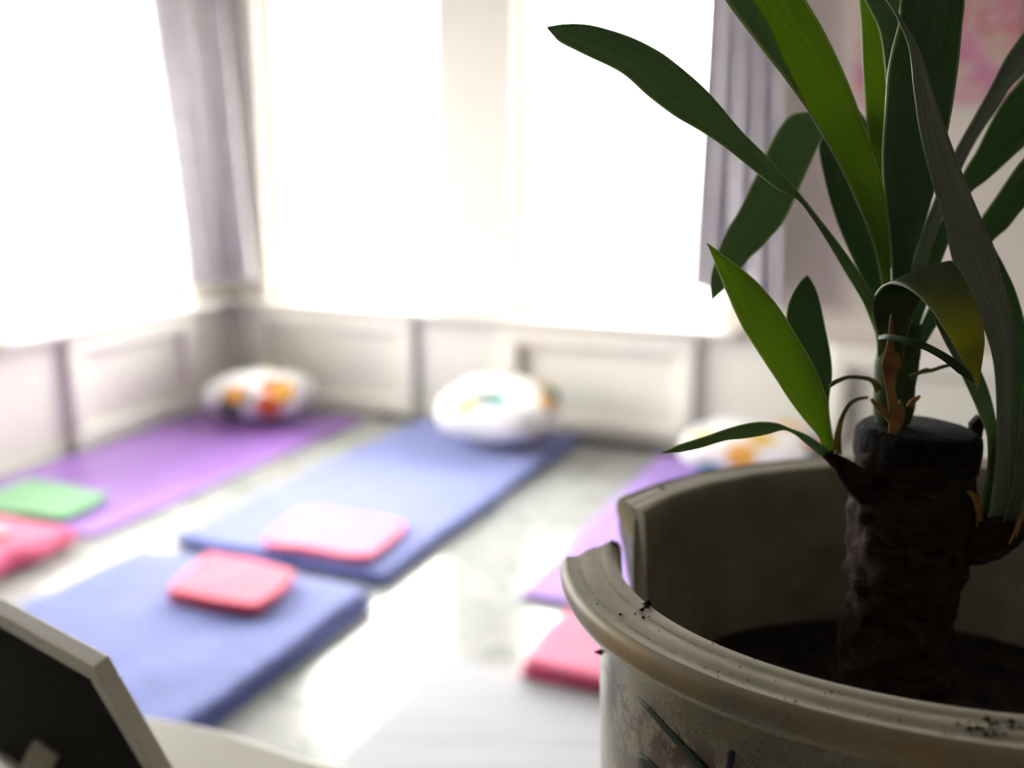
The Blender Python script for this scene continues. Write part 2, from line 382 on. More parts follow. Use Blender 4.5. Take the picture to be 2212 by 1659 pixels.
# flat white dado boards between the panels, back and left wall
for (a, c) in ((UL, -3.585), (-2.555, -2.035), (-1.035, -.44)):
    MB().box((a, VB-.012, 0), (c, VB, .56)).build('dado_board', M['white'], wall_b)
for (a, c) in ((2.9, 3.38), (4.26, VB-.012)):
    MB().box((UL, a, 0), (UL+.012, c, .56)).build('dado_board', M['white'], wall_l)
tag(MB().box((-.85, VB-.04, .60), (UR, VB, .665)).build('trim_1', M['wall'], bevel=.01), kind='structure')
tag(MB().box((-2.76, VB-.15, 0), (UR, VB-.05, .022)).build('dark_strip_back', M['darkstrip'], bevel=.006), kind='structure')  # dark grey strip on the floor along the back wall

# ------------------------------------------------------------------ curtains and rods
def curtain(name, tl, tr, bl, br, n, c, side, folds, amp, label, ph=0.0):
    TL, TR, BL, BR = (onplane(*p, n, c) for p in (tl, tr, bl, br))
    vs, fs, uv = [], [], []; nx, ny = 90, 24
    zt = 2.5
    for j in range(ny+1):
        t = j/ny
        for i in range(nx+1):
            s = i/nx
            zb = BL.z*(1-s)+BR.z*s; ztp = TL.z*(1-s)+TR.z*s
            z = zb + (zt-zb)*t; k = (z-zb)/(ztp-zb)
            p = (BL*(1-s)+BR*s)*(1-k) + (TL*(1-s)+TR*s)*k; p.z = z
            g = math.sin(2*math.pi*folds*s + ph + .5*math.sin(3*k+ph)) + .18*math.sin(2*math.pi*folds*2.3*s + 1.3*ph + k)
            p += n*side*(amp*g*(.75+.25*(1-k)))
            vs.append(p); uv.append((s, t))
    for j in range(ny):
        for i in range(nx):
            a = j*(nx+1)+i; fs.append((a, a+1, a+nx+2, a+nx+1))
    root = empty(name, (BL+BR)/2)
    o = attach(mesh_obj('curtain_fabric', vs, fs, M['curtain'], None, True, uv), root)
    so = o.modifiers.new('solid', 'SOLIDIFY'); so.thickness = .003
    h = MB(); nh = nx//3
    for j in range(2):
        for i in range(nh+1): h.v.append(vs[min(i*3, nx)] - n*(-side)*.004 + Z*(.002 + .045*j))
    for i in range(nh): h.f.append((i, i+1, nh+2+i, nh+1+i))
    hem = attach(h.build('hem', M['curtain'], None, True), o); so = hem.modifiers.new('solid', 'SOLIDIFY'); so.thickness = .002
    return tag(root, label, 'curtain', 'grey curtains at the windows')
curtain('curtain', (318, 0), (402, 0), (398, 614), (474, 606), U, UL+.13, 1, 3, .042, 'lilac-grey curtain on the side window, left of the wall corner above the purple mat', .4)
curtain('curtain', (385, 0), (488, 0), (480, 606), (553, 602), V, VB-.13, -1, 3, .042, 'lilac-grey curtain right of the wall corner, above the printed pillow on the purple mat', 1.7)
curtain('curtain', (1530, 0), (1690, 0), (1497, 622), (1692, 662), V, VB-.13, -1, 4, .042, 'lilac-grey curtain behind the plant leaves, between the window and the painting', 2.2)
def rod(a, c, side, label):
    if side == 'b': p, q, wl = R3(a, VB-.13, 2.52), R3(c, VB-.13, 2.52), V
    else: p, q, wl = R3(UL+.13, a, 2.52), R3(UL+.13, c, 2.52), -U
    root = empty('curtain_rod', (p+q)/2)
    attach(MB().tube([p, q], .012, 12).build('pole', M['rod'], None, True), root)
    for k in (.12, .88):
        m = p.lerp(q, k); attach(MB().tube([m, m+wl*.13], .008, 8).build('bracket', M['rod'], None, True), root)
    return tag(root, label, 'curtain rod')
rod(-3.72, -.45, 'b', 'dark metal curtain rod above the two back windows')
rod(1.0, 4.45, 'l', 'dark metal curtain rod above the side window and the added one')

# painting on the back wall
pr = empty('painting', R3(-.11, VB-.015, 1.57))
o = attach(MB().box((-.42, VB-.035, 1.58), (.20, VB-.002, 2.25)).build('canvas', M['canvas'], None, bevel=.004), pr)
st = MB().box((-.415, VB-.02, 1.572), (.195, VB, 1.58)); attach(st.build('stretcher_bar', M['white'], None), pr)
tag(pr, 'pink and purple abstract canvas hanging on the beige wall behind the plant', 'painting')

# ------------------------------------------------------------------ things on the floor
tag(quad_slab('exercise_mat', room_rect(-3.67, -2.775, 2.545, 4.43), 0.001, .020, M['purple'], r=.012, n=40, corner=.01, wob=.008, wz=.002, scale=2),
    'purple exercise mat lying along the side wall under the green cloth', 'mat', 'exercise mats')
tag(quad_slab('exercise_mat', room_rect(-1.15, -.30, 2.70, 4.40), 0.012, .022, M['lilac'], r=.006, n=36, corner=.004, wob=.004, scale=2),
    'light lilac exercise mat showing behind the flower pot rim', 'mat', 'exercise mats')
tag(quad_slab('area_rug', room_rect(-1.19, 1.25, 1.00, 2.262), 0.001, .012, M['rug'], r=.006, n=40, corner=.002, wob=.004, scale=2),
    'pale grey woven rug with faint stripes on the floor by the lilac mat', 'rug')
bmat = quad_slab('floor_mattress', room_rect(-2.455, -1.575, 2.60, 4.50), 0.001, .052, M['blue'], r=.03, n=44, corner=.012, wob=.010, wz=.004, scale=3)
tag(bmat, 'blue cotton floor mattress under a printed pillow and a pink cloth', 'mattress')
fb = empty('folded_mattress', R3(-2.0, 2.0, 0))
for k in range(2):
    attach(quad_slab('fold_layer', room_rect(-2.465+.006*k, -1.53-.014*k, 1.50+.012*k, 2.475), .001+.032*k, .034+.032*k, M['blue'], None, r=.03, n=44, corner=.014, wob=.012, wz=.005, scale=3.5), fb)
tag(fb, 'doubled-over blue cotton mattress section carrying the raspberry cloth', 'mattress')

def pxq(pts, z): return [atz(x, y, z) for x, y in pts]
def folded(name, pts, z0, layers, th, mat, label, cat='cloth', group=None, wob=.014, corner=.05):
    q = pxq(pts, z0+layers*th); c = sum(q, Vector())/4
    root = empty(name, (c.x, c.y, z0))
    for k in range(layers):
        s = 1 - .02*((layers-1-k) % 2); qq = [c + (p-c)*s for p in q]
        attach(quad_slab('fold_layer', qq, z0+th*k+.0005, z0+th*(k+1)+.0015, mat, None, r=th*.7, n=22, corner=corner, wob=wob, wz=.004 if k == layers-1 else 0, scale=7), root)
    return tag(root, label, cat, group)
folded('folded_cloth', [(560, 1172), (800, 1206), (890, 1128), (648, 1094)], .053, 2, .014, M['pink'], 'pink folded cotton cloth on the flat blue mattress', group='folded cloths')
folded('folded_cloth', [(350, 1275), (560, 1310), (648, 1230), (452, 1188)], .0705, 2, .020, M['red'], 'raspberry red folded cloth on the doubled-over blue mattress', group='folded cloths')
folded('folded_cloth', [(-80, 1098), (128, 1118), (242, 1068), (60, 1030)], .0225, 2, .014, M['green'], 'green folded cloth on the purple mat', group='folded cloths')
folded('folded_cloth', [(1118, 1428), (1345, 1475), (1420, 1360), (1225, 1310)], .013, 2, .026, M['pink'], 'pink folded cloth on the pale grey rug beside the flower pot', group='folded cloths', wob=.02)
bag = empty('cloth_bag', R3(-3.1, 2.3, 0))
bag_b = attach(quad_slab('bag_body', room_rect(-3.42, -2.755, 2.04, 2.475), .001, .085, M['pink'], None, r=.05, n=30, corner=.03, wob=.03, wz=.012, scale=6, dome=.1), bag)
pc = atz(0, 1150, .112)
attach(quad_slab('grey_patch', [pc+U*a+V*c for a, c in ((-.06, -.03), (.025, -.03), (.025, .03), (-.06, .03))], .108, .118, M['patch'], None, r=.01, n=8), bag)
tag(bag, 'plump pink cloth bag on the floor beside the purple mat', 'bag')

def pillow(u, v, z, lu, lv, h, rotz, tilt, mat, label):
    vs, fs, uv = [], [], []; n = 30
    rm = Matrix.Translation(R3(u, v, z)) @ Matrix.Rotation(-YAW+rotz, 4, 'Z') @ Matrix.Rotation(tilt, 4, 'X')
    def pos(a, c, s):
        k = .10; a2 = a*(1-.13*c**4); c2 = c*(1-.13*a**4)
        e = max(0, (1-a*a)*(1-c*c))**.34
        wr = .06*noise.noise(Vector((a*2.2+u, c*2.2, s*3)))*e
        return rm @ Vector((a2*lu/2, c2*lv/2, h/2 + s*h/2*e*(1+wr*3)))
    N = n+1
    for s in (1, -1):
        for j in range(N):
            for i in range(N): vs.append(pos(-math.cos(math.pi*i/n), -math.cos(math.pi*j/n), s))
    for j in range(n):
        for i in range(n):
            a = j*N+i; q = (a, a+1, a+N+1, a+N); fs.append(q); fs.append(tuple(N*N+x for x in reversed(q)))
    root = empty('pillow', R3(u, v, z))
    o = mesh_obj('pillow_cover', vs, fs, mat, None, True)
    bm = bmesh.new(); bm.from_mesh(o.data); bmesh.ops.remove_doubles(bm, verts=bm.verts, dist=.0005); bm.to_mesh(o.data); bm.free()
    attach(o, root)
    loop = [pos(-1+2*k/20, -1, 1) for k in range(20)] + [pos(1, -1+2*k/20, 1) for k in range(20)] + [pos(1-2*k/20, 1, 1) for k in range(20)] + [pos(-1, 1-2*k/20, 1) for k in range(21)]
    attach(MB().tube(loop, .005, 6, False).build('piping', mat, None, True), o)
    return tag(root, label, 'pillow', 'printed pillows at the head of the mats')
pillow(-3.27, 4.20, .045, .53, .42, .23, .12, .08, M['print'][0], 'white pillow printed with orange and teal, on the purple mat by the wall corner')
pillow(-1.88, 4.20, .09, .54, .50, .26, -.03, .14, M['print'][1], 'white pillow with coloured print on the blue mattress')
pillow(-.66, 4.20, .05, .66, .42, .21, .05, .08, M['print'][2], 'white printed pillow on the lilac mat, showing behind the flower pot')

# ------------------------------------------------------------------ table, picture frame
RP = .19
PC = CAM + Vector((1.129, 2.363, -.95))*RP                      # centre of the pot rim
TX, TY = -.047, .056                                              # the rim of the pot is not quite level
POTH = .31; TZ = PC.z - POTH
outl = [(-1.05, .80), (-.80, .865), (-.55, .868), (-.354, .826), (-.27, .803), (-.218, .778), (-.14, .742), (.0, .70), (.15, .672), (.30, .63), (.44, .55), (.53, .43), (.56, .28), (.53, .08), (.42, -.10), (.2, -.22), (-.2, -.27), (-.6, -.25), (-.95, -.12), (-1.15, .12), (-1.2, .42), (-1.16, .66)]
def spline(pts, sub, closed=True):
    out = []; n = len(pts); pts = [Vector(p) for p in pts]
    rng = range(n if closed else n-1)
    for i in rng:
        g = (lambda k: pts[k % n]) if closed else (lambda k: pts[max(0, min(n-1, k))])
        a, b_, c_, d_ = g(i-1), g(i), g(i+1), g(i+2)
        for k in range(sub):
            t = k/sub
            out.append(.5*((2*b_) + (c_-a)*t + (2*a-5*b_+4*c_-d_)*t*t + (3*b_-a-3*c_+d_)*t**3))
    if not closed: out.append(pts[-1])
    return out
ol = spline([(x, y, 0) for x, y in outl], 6)
tb = empty('table', (-.3, .3, 0))
vs = [Vector((p.x, p.y, TZ-.03)) for p in ol] + [Vector((p.x, p.y, TZ)) for p in ol]; n = len(ol)
fs = [tuple(reversed(range(n))), tuple(range(n, 2*n))] + [(i, (i+1) % n, n+(i+1) % n, n+i) for i in range(n)]
top = attach(mesh_obj('tabletop', vs, fs, M['table'], None, False), tb)
bv = top.modifiers.new('bevel', 'BEVEL'); bv.width = .004; bv.segments = 3; bv.limit_method = 'ANGLE'
for x, y in ((.32, .36), (.25, -.02), (-.95, .05), (-.92, .62)):
    attach(MB().tube([(x, y, 0), (x, y, .4), (x, y, TZ-.03)], [.018, .022, .026], 14).build('leg', M['table'], None, True), tb)
tag(tb, 'off-white table with a curved edge under the flower pot and picture frame', 'table')

FC = aty(200, 1445, .455)                                         # top corner of the frame nearest the pot
ft = Vector((-1.28, 1, 0)).normalized(); fn = Vector((-.617, -.788, 0)).normalized(); le = math.radians(21)
fd = (-fn*math.sin(le) - Z*math.cos(le)).normalized(); fnn = ft.cross(fd).normalized()
if fnn.dot(fn) < 0: fnn = -fnn
FH = (FC.z - TZ)/math.cos(le) - .004; FW = .38; bw, bt = .0135, .010
def fp(a, d, k): return FC + ft*a + fd*d + fnn*k
def fbox(mb, a0, a1, d0, d1, k0, k1):
    n = len(mb.v)
    for k in (k0, k1):
        for a, d in ((a0, d0), (a1, d0), (a1, d1), (a0, d1)): mb.v.append(fp(a, d, k))
    mb.f += [tuple(n+i for i in q) for q in ((0,3,2,1),(4,5,6,7),(0,1,5,4),(1,2,6,5),(2,3,7,6),(3,0,4,7))]; return mb
fr = empty('picture_frame', Vector((FC + ft*FW/2 + fd*FH).to_tuple()[:2] + (TZ,)))
for nm, q in (('frame_bar', (0, FW, 0, bw)), ('frame_bar', (0, FW, FH-bw, FH)), ('frame_bar', (0, bw, bw, FH-bw)), ('frame_bar', (FW-bw, FW, bw, FH-bw))):
    attach(fbox(MB(), *q, -bt, 0).build(nm, M['frame'], None, bevel=.0012), fr)
attach(fbox(MB(), bw, FW-bw, bw, FH-bw, -.008, -.004).build('backing_board', M['backing'], None), fr)
# easel strut leaning out of the back
s0 = onplane(105, 1612, fnn, fnn.dot(FC)); s1 = s0 + fn*.075; s1.z = TZ+.002
sb = MB(); w2 = ft*.022
for p in (s0, s1):
    for q in (-w2*(.7 if p is s0 else 1), w2*(.7 if p is s0 else 1)):
        for k in (0, .003): sb.v.append(p + q + fn*k)
sb.f = [(0, 1, 3, 2), (4, 6, 7, 5), (0, 2, 6, 4), (1, 5, 7, 3), (0, 4, 5, 1), (2, 3, 7, 6)]
attach(sb.build('easel_strut', M['strut'], None, bevel=.0008), fr)
tag(fr, 'white picture frame seen from its black back, leaning on its strut on the table', 'picture frame')

# ------------------------------------------------------------------ flower pot with a piece broken out of the rim
prof = [(.0, -.29), (.10, -.288), (.128, -.28), (.144, -.22), (.152, -.15), (.157, -.09), (.160, -.045), (.1615, -.015), (.1622, -.004),   # inside
        (.1640, -.0004), (.1670, .0004), (.1695, .0006), (.1710, .0001), (.1728, -.0001), (.1755, .0003), (.1785, .0005), (.1805, -.0001), (.1822, -.0004), (.1850, -.0001), (.1880, .0006), (.1900, -.0010),  # grooved top
        (.1912, -.0040), (.1908, -.0085), (.1888, -.0125), (.1840, -.0155), (.1770, -.0185), (.1725, -.0225), (.1712, -.030), (.1710, -.06), (.1690, -.12), (.1640, -.19), (.1550, -.25), (.142, -.295), (.134, -.31), (.0, -.31)]
# arc length position of the profile, remapped so the top's outer edge sits at .485
NP = len(prof)
def puv(i):
    if i <= 8: return .30*i/8
    if i <= 20: return .30 + .185*(i-8)/12
    d = sum(math.dist(prof[k], prof[k-1]) for k in range(21, i+1))
    return .485 + d*1.55
A_F0, A_F1 = math.radians(176.2), math.radians(167)      # front break: at the outer edge, at the inner edge
A_B0, A_B1 = math.radians(143.2), math.radians(149.5)    # back break
NOTCH = -.085
def shear(p):                                             # tilt of the rim, fading to the level base
    k = sm((p.z+POTH)/POTH) if p.z > -POTH else 0
    return Vector((p.x, p.y, p.z - (TX*p.x + TY*p.y)*k))
def colpts(mode, az):
    out = []
    for i, (r, z) in enumerate(prof):
        a = az
        if mode in ('B', 'BW') and 20 < i < 28: r = (.1908, .1902, .1896, .189, .1885, .187, .184)[i-21]
        if mode in ('FW', 'BW') and 12 <= i <= 27: r = min(r, .1712); z = -.0300*(i-12)/15
        if mode in ('F', 'B', 'FW', 'BW'):
            k = sm((r-.160)/.030) if r > .160 else 0
            a = (A_F1*(1-k) + A_F0*k) if mode[0] == 'F' else (A_B1*(1-k) + A_B0*k)
            a += .012*noise.noise(Vector((r*260, z*120, 3 if mode[0] == 'F' else 9)))
            if mode == 'F' and i in (8, 9): z -= .003
            if z < NOTCH: a = math.radians(170 if mode[0] == 'F' else 147.5)
        if mode == 'N' and z > NOTCH:
            zz = NOTCH + .006*noise.noise(Vector((az*14, 0, 0)))
            rr = .158 if i <= 14 else .1705
            out.append((rr*math.cos(a), rr*math.sin(a), zz)); continue
        out.append((r*math.cos(a), r*math.sin(a), z))
    return [shear(Vector(p)) for p in out]
cols = []
NA = 150
a_end = A_B1 - .02 ; 
azs = [math.radians(177.5) + (2*math.pi - math.radians(177.5-142))*k/NA for k in range(NA+1)]
cols += [('FW', None), ('F', None)]; cols += [('S', a) for a in azs]; cols += [('B', None), ('BW', None)]
cols += [('N', math.radians(147.5 + 22.5*k/8)) for k in range(9)]
vs, uv, fs = [], [], []
for m, a in cols:
    for i, p in enumerate(colpts(m, a if a is not None else 0)):
        vs.append(p); uv.append(((a or 3.0)/6.283, puv(i)))
nc = len(cols)
for c in range(nc):
    d = (c+1) % nc
    for i in range(NP-1): fs.append((c*NP+i, d*NP+i, d*NP+i+1, c*NP+i+1))
pot = empty('flower_pot', (PC.x, PC.y, TZ))
pb = mesh_obj('pot_body', [v + PC for v in vs], fs, M['pot'], None, True, uv)
bm = bmesh.new(); bm.from_mesh(pb.data); bmesh.ops.remove_doubles(bm, verts=bm.verts, dist=.00002)
bmesh.ops.dissolve_degenerate(bm, edges=bm.edges, dist=.00002); bmesh.ops.recalc_face_normals(bm, faces=bm.faces); bm.to_mesh(pb.data); bm.free()
for p in pb.data.polygons: p.use_smooth = True
try: pb.data.set_sharp_from_angle(angle=math.radians(38))
except Exception: pass
attach(pb, pot)
tag(pot, 'cream crackle-glazed flower pot with a piece broken out of its rim', 'flower pot')
def pot_wall(x, y, off=.0005):
    """where the ray through a pixel meets the outer wall of the pot"""
    d = ray(x, y).normalized(); t = .15
    while t < .7:
        q = CAM + d*t - PC; r = math.hypot(q.x, q.y); z = q.z + (TX*q.x + TY*q.y)*sm((q.z+POTH)/POTH)
        rw = .1712
        for k in range(26, NP-1):
            if prof[k+1][1] <= z <= prof[k][1]:
                f_ = (z-prof[k][1])/(prof[k+1][1]-prof[k][1]); rw = prof[k][0]*(1-f_) + prof[k+1][0]*f_
        if r <= rw + off: return PC + q
        t += .0004
    return PC + q
def stroke(name, pl, mat):
    """painted brush stroke on the pot wall: list of left/right pixel pairs"""
    b_ = MB(); m = []
    for (l, r) in pl:
        for k in range(4):
            f_ = k/3; m.append(pot_wall(l[0]*(1-f_)+r[0]*f_, l[1]*(1-f_)+r[1]*f_))
    b_.v = m
    for j in range(len(pl)-1):
        for k in range(3): a = j*4+k; b_.f.append((a, a+1, a+5, a+4))
    o = attach(b_.build(name, mat, None, True), pb)
    so = o.modifiers.new('s', 'SOLIDIFY'); so.thickness = .0003; so.offset = 0
    return o
stroke('painted_stem', [((1374, 1508), (1377, 1506)), ((1398, 1535), (1406, 1531)), ((1430, 1574), (1441, 1569)), ((1465, 1614), (1479, 1608)), ((1500, 1655), (1518, 1648)), ((1540, 1700), (1560, 1692))], M['potpaint'])
stroke('painted_leaf', [((1378, 1630), (1381, 1628)), ((1380, 1645), (1400, 1640)), ((1376, 1665), (1420, 1660)), ((1372, 1695), (1440, 1690)), ((1380, 1740), (1430, 1740))], M['potpaint'])
stroke('painted_twig', [((1575, 1621), (1584, 1621)), ((1571, 1627), (1587, 1627)), ((1569, 1645), (1585, 1645)), ((1564, 1675), (1580, 1675)), ((1558, 1710), (1572, 1710))], M['potpaint2'])
# dry flakes clinging to the pot below the rim
for k, pl in enumerate(([(1320, 1404), (1300, 1404), (1284, 1410), (1298, 1416), (1303, 1424), (1322, 1424)], [(1320, 1443), (1309, 1445), (1306, 1457), (1312, 1462), (1320, 1460)])):
    q = [aty(x, y, PC.y - .004 + .001*i) for i, (x, y) in enumerate(pl)]; b_ = MB(); b_.v = q + [p + Vector((0, .0015, 0)) for p in q]; n = len(q)
    b_.f = [tuple(range(n)), tuple(reversed(range(n, 2*n)))] + [(i, (i+1) % n, n+(i+1) % n, n+i) for i in range(n)]
    attach(b_.build('dry_flake', M['bark'], None), pot)

# soil and crumbs
SZ = PC.z - .122
vs, fs = [SZ*Z + Vector((PC.x, PC.y, 0))], []
nr, na = 14, 60
for j in range(1, nr+1):
    for k in range(na):
        g = 2*math.pi*k/na; r = .1525*j/nr
        x, y = r*math.cos(g), r*math.sin(g)
        vs.append(Vector((PC.x+x, PC.y+y, SZ + (.006*noise.noise(Vector((x*40, y*40, 1))) + .003*noise.noise(Vector((x*140, y*140, 4))))*(1 if j < nr else 0) + .012*(j/nr)**6)))
for k in range(na): fs.append((0, 1+k, 1+(k+1) % na))
for j in range(nr-1):
    for k in range(na): fs.append((1+j*na+k, 1+(j+1)*na+k, 1+(j+1)*na+(k+1) % na, 1+j*na+(k+1) % na))
tag(mesh_obj('potting_soil', vs, fs, M['soil'], None, True), 'dark potting soil filling the lower part of the flower pot', 'soil', kind='stuff')
cb = MB()
rn = Vector((TX, TY, 1)).normalized()
def crumb(p, r):
    n0 = len(cb.v); k = random.random()*6
    for d in ((1, 0, 0), (-.9, .2, 0), (0, 1, 0), (.1, -1, 0), (0, 0, .8), (0, 0, -.3)):
        d = Vector(d)*r*random.uniform(.6, 1.3); d.rotate(Matrix.Rotation(k, 3, 'Z')); cb.v.append(p + d + rn*r*.25)
    for q in ((0, 2, 4), (2, 1, 4), (1, 3, 4), (3, 0, 4), (2, 0, 5), (1, 2, 5), (3, 1, 5), (0, 3, 5)): cb.f.append(tuple(n0+i for i in q))
spots = [(1322, 1172, .0016), (1326, 1178, .001), (1340, 1191, .0018), (1396, 1313, .0022), (1401, 1309, .0024), (1388, 1320, .0018), (1340, 1328, .001), (1390, 1336, .0011), (1403, 1333, .0008), (1372, 1327, .0006), (1424, 1364, .0006), (1345, 1262, .0006), (1362, 1258, .0005), (1368, 1390, .0008), (1524, 1378, .0007), (1539, 1393, .0007), (1556, 1394, .0006), (1430, 1056, .0022), (1496, 1064, .002), (1290, 1305, .0006), (1260, 1306, .0006)]
for k in range(46): spots.append((random.gauss(2145, 28), random.gauss(1572, 11), random.uniform(.0004, .0014)))
for k in range(70):
    x = random.uniform(1320, 2212); spots.append((x, 1420 + (x-1320)*.205 + random.uniform(-60, 20), random.uniform(.0003, .0006)))
for x, y, r in spots:
    p = onplane(x, y, rn, rn.dot(PC)); d = p-PC; q = d.length
    if .163 < q < .1895: crumb(p, r)
tag(cb.build('soil_crumbs', M['soil']), 'dark soil crumbs scattered over the rim of the flower pot', 'soil', kind='stuff')

# ------------------------------------------------------------------ the plant
def z1(x, y): return (1150 + x/2.0735, y/2.0735)
def z2(x, y): return (1400 + x/2.724, 500 + y/2.724)
def z6(x, y): return (1900 + x/3.687, 850 + y/3.687)
def z8(x, y): return (1800 + x/4.148, 550 + y/4.148)
def zz(x, y): return (x, y)
YT = PC.y + .005                                           # depth of the trunk axis
plant = empty('yucca_plant', (PC.x, PC.y, SZ))
tag(plant, 'green yucca with strap leaves growing from a cut brown trunk in the pot', 'plant')
def tubepx(name, rows, mat, amp=.002, freq=90, Y0=None, na=40, sub=5, ringy=0.0, capt=True):
    """round limb from left/right pixel edges; rows: (xl,yl,xr,yr,Y)"""
    rows = [Vector(r) if False else r for r in rows]; dat = []
    for xl, yl, xr, yr, Y in rows:
        a, b_ = aty(xl, yl, Y), aty(xr, yr, Y); dat.append(((a+b_)/2, (b_-a).length/2))
    cs = spline([d[0] for d in dat], sub, False); rs = [v.x for v in spline([(d[1], 0, 0) for d in dat], sub, False)]
    mb = MB(); m = len(cs)
    for i in range(m):
        t = (cs[min(i+1, m-1)]-cs[max(i-1, 0)]).normalized(); a = (Vector((1, 0, 0)) - t*t.x).normalized() if abs(t.x) < .9 else t.orthogonal().normalized(); c = t.cross(a)
        for k in range(na):
            g = 2*math.pi*k/na; d = a*math.cos(g) + c*math.sin(g); p = cs[i] + d*rs[i]
            w = amp*(noise.noise(p*freq) + .5*noise.noise(p*freq*2.3)) + ringy*math.sin(p.z*420 + 2*noise.noise(p*30))
            mb.v.append(p + d*w)
    for i in range(m-1):
        for k in range(na): mb.f.append((i*na+k, i*na+(k+1) % na, (i+1)*na+(k+1) % na, (i+1)*na+k))
    for row, e in ((0, cs[0]), (m-1, cs[-1])):
        n0 = len(mb.v); mb.v.append(e)
        for k in range(na): mb.f.append((row*na+k, row*na+(k+1) % na, n0))
    return attach(mb.build(name, mat, None, True), plant)
tubepx('trunk', [(1770, 1760, 2020, 1760, YT), (1785, 1690, 2026, 1690, YT), (1806, 1560, 2034, 1560, YT), (1812, 1450, 2038, 1450, YT), (1830, 1320, 2050, 1310, YT), (1838, 1210, 2082, 1205, YT), (1840, 1110, 2092, 1110, YT), (1846, 1040, 2094, 1045, YT), (1852, 985, 2098, 1000, YT), (1856, 950, 2100, 970, YT)], M['bark'], .0036, 95, sub=12, na=56, ringy=.0005)
wax = tubepx('wax_cap', [(1850, 992, 2098, 1006, YT), (1850, 975, 2104, 990, YT), (1853, 950, 2108, 975, YT), (1856, 925, 2106, 955, YT), (1862, 914, 2102, 945, YT), (1872, 906, 2094, 938, YT)], M['wax'], .0010, 90, sub=4, na=56)
# torn wax flap at the right of the cap
b_ = MB(); fl = [z6(x, y) for x, y in ((735, 250), (800, 180), (855, 200), (828, 290), (812, 400), (795, 500), (770, 530), (730, 510))]
q = [aty(x, y, YT-.003+.0006*i) for i, (x, y) in enumerate(fl)]; n = len(q); b_.v = q + [p + Vector((0, .004, 0)) for p in q]
b_.f = [tuple(range(n)), tuple(reversed(range(n, 2*n)))] + [(i, (i+1) % n, n+(i+1) % n, n+i) for i in range(n)]
attach(b_.build('wax_flap', M['wax'], None), wax)
tubepx('branch_stub', [(1880, 1040, 1880, 1095, YT-.006), (1850, 1008, 1846, 1065, YT-.012), (1822, 988, 1812, 1022, YT-.016), (1800, 976, 1787, 1000, YT-.018), (1795, 968, 1780, 990, YT-.019)], M['bark'], .0012, 120, na=20)
tubepx('branch_stub', [(2050, 1130, 2050, 1225, YT-.006), (2090, 1120, 2095, 1215, YT-.012), (2118, 1100, 2140, 1205, YT-.016), (2122, 1100, 2180, 1180, YT-.018), (2120, 1085, 2196, 1150, YT-.019)], M['bark'], .0014, 110, na=24)
# main shoot: the green stem above the cap
tubepx('shoot_stem', [(1893, 912, 1966, 912, YT+.004), (1888, 880, 1972, 880, YT+.004), (1890, 830, 1976, 830, YT+.004), (1896, 760, 1985, 770, YT+.004), (1905, 700, 1990, 700, YT+.004)], M['stem'], .0008, 90, na=24)

def leaf(rows, conv, mat, fold=.10, thick=.0009, name='leaf', nx=10, sub=6, crease=None, mat2=None):
    """strap leaf: rows of (xl,yl,xr,yr,Y[,skew]) from base to tip"""
    Ls, Rs, W_ = [], [], []
    for r in rows:
        xl, yl, xr, yr, Y = r[:5]; sk = r[5] if len(r) > 5 else 0
        a, b_ = conv(xl, yl), conv(xr, yr); Ls.append(aty(*a, Y+sk)); Rs.append(aty(*b_, Y-sk))
    Ls, Rs = spline(Ls, sub, False), spline(Rs, sub, False)
    vs, uv, fs = [], [], []; m = len(Ls)
    for j in range(m):
        a, c = Ls[j], Rs[j]; w = (c-a).length; mid = (a+c)/2
        ax = (Ls[min(j+1, m-1)]+Rs[min(j+1, m-1)] - Ls[max(j-1, 0)]-Rs[max(j-1, 0)]).normalized()
        dn = (c-a).cross(ax)
        dn = dn.normalized() if dn.length > 1e-9 else Vector((0, 1, 0))
        if dn.dot(mid-CAM) < 0: dn = -dn
        for i in range(nx+1):
            s = i/nx; e = 1-abs(2*s-1)**1.6 if crease is None else (s/crease(j/(m-1)) if s < crease(j/(m-1)) else ((1-s)/(1-crease(j/(m-1))))**.8)
            p = a.lerp(c, s) + dn*fold*w*e
            vs.append(p); uv.append((s, j/(m-1)))
    for j in range(m-1):
        for i in range(nx): q = j*(nx+1)+i; fs.append((q, q+1, q+nx+2, q+nx+1))
    o = attach(mesh_obj(name, vs, fs, mat, None, True, uv), plant)
    if mat2:
        o.data.materials.append(mat2)
        for k, p in enumerate(o.data.polygons):
            if (k % nx + .5)/nx < crease((k//nx)/(m-1)): p.material_index = 1
    so = o.modifiers.new('thickness', 'SOLIDIFY'); so.thickness = thick; so.offset = 0
    return o
Y0 = YT + .004
# A: long leaf arching to the upper left
leaf([(1548, 1640, 1580, 1600, Y0), (1545, 1520, 1568, 1480, Y0-.004), (1520, 1440, 1545, 1380, Y0-.008), (1480, 1350, 1528, 1330, Y0-.012), (1420, 1250, 1470, 1228, Y0-.016), (1330, 1100, 1385, 1110, Y0-.022), (1240, 960, 1290, 990, Y0-.028), (1180, 890, 1222, 900, Y0-.031), (1100, 848, 1150, 812, Y0-.035), (1000, 770, 1060, 710, Y0-.039), (870, 665, 940, 590, Y0-.042), (760, 590, 832, 462, Y0-.044), (640, 520, 752, 377, Y0-.045), (520, 430, 650, 290, Y0-.045), (400, 325, 560, 225, Y0-.044), (240, 245, 430, 162, Y0-.043), (130, 190, 270, 115, Y0-.042), (95, 158, 160, 108, Y0-.041), (66, 124, 70, 121, Y0-.041)], z1, M['leaf'], .09)
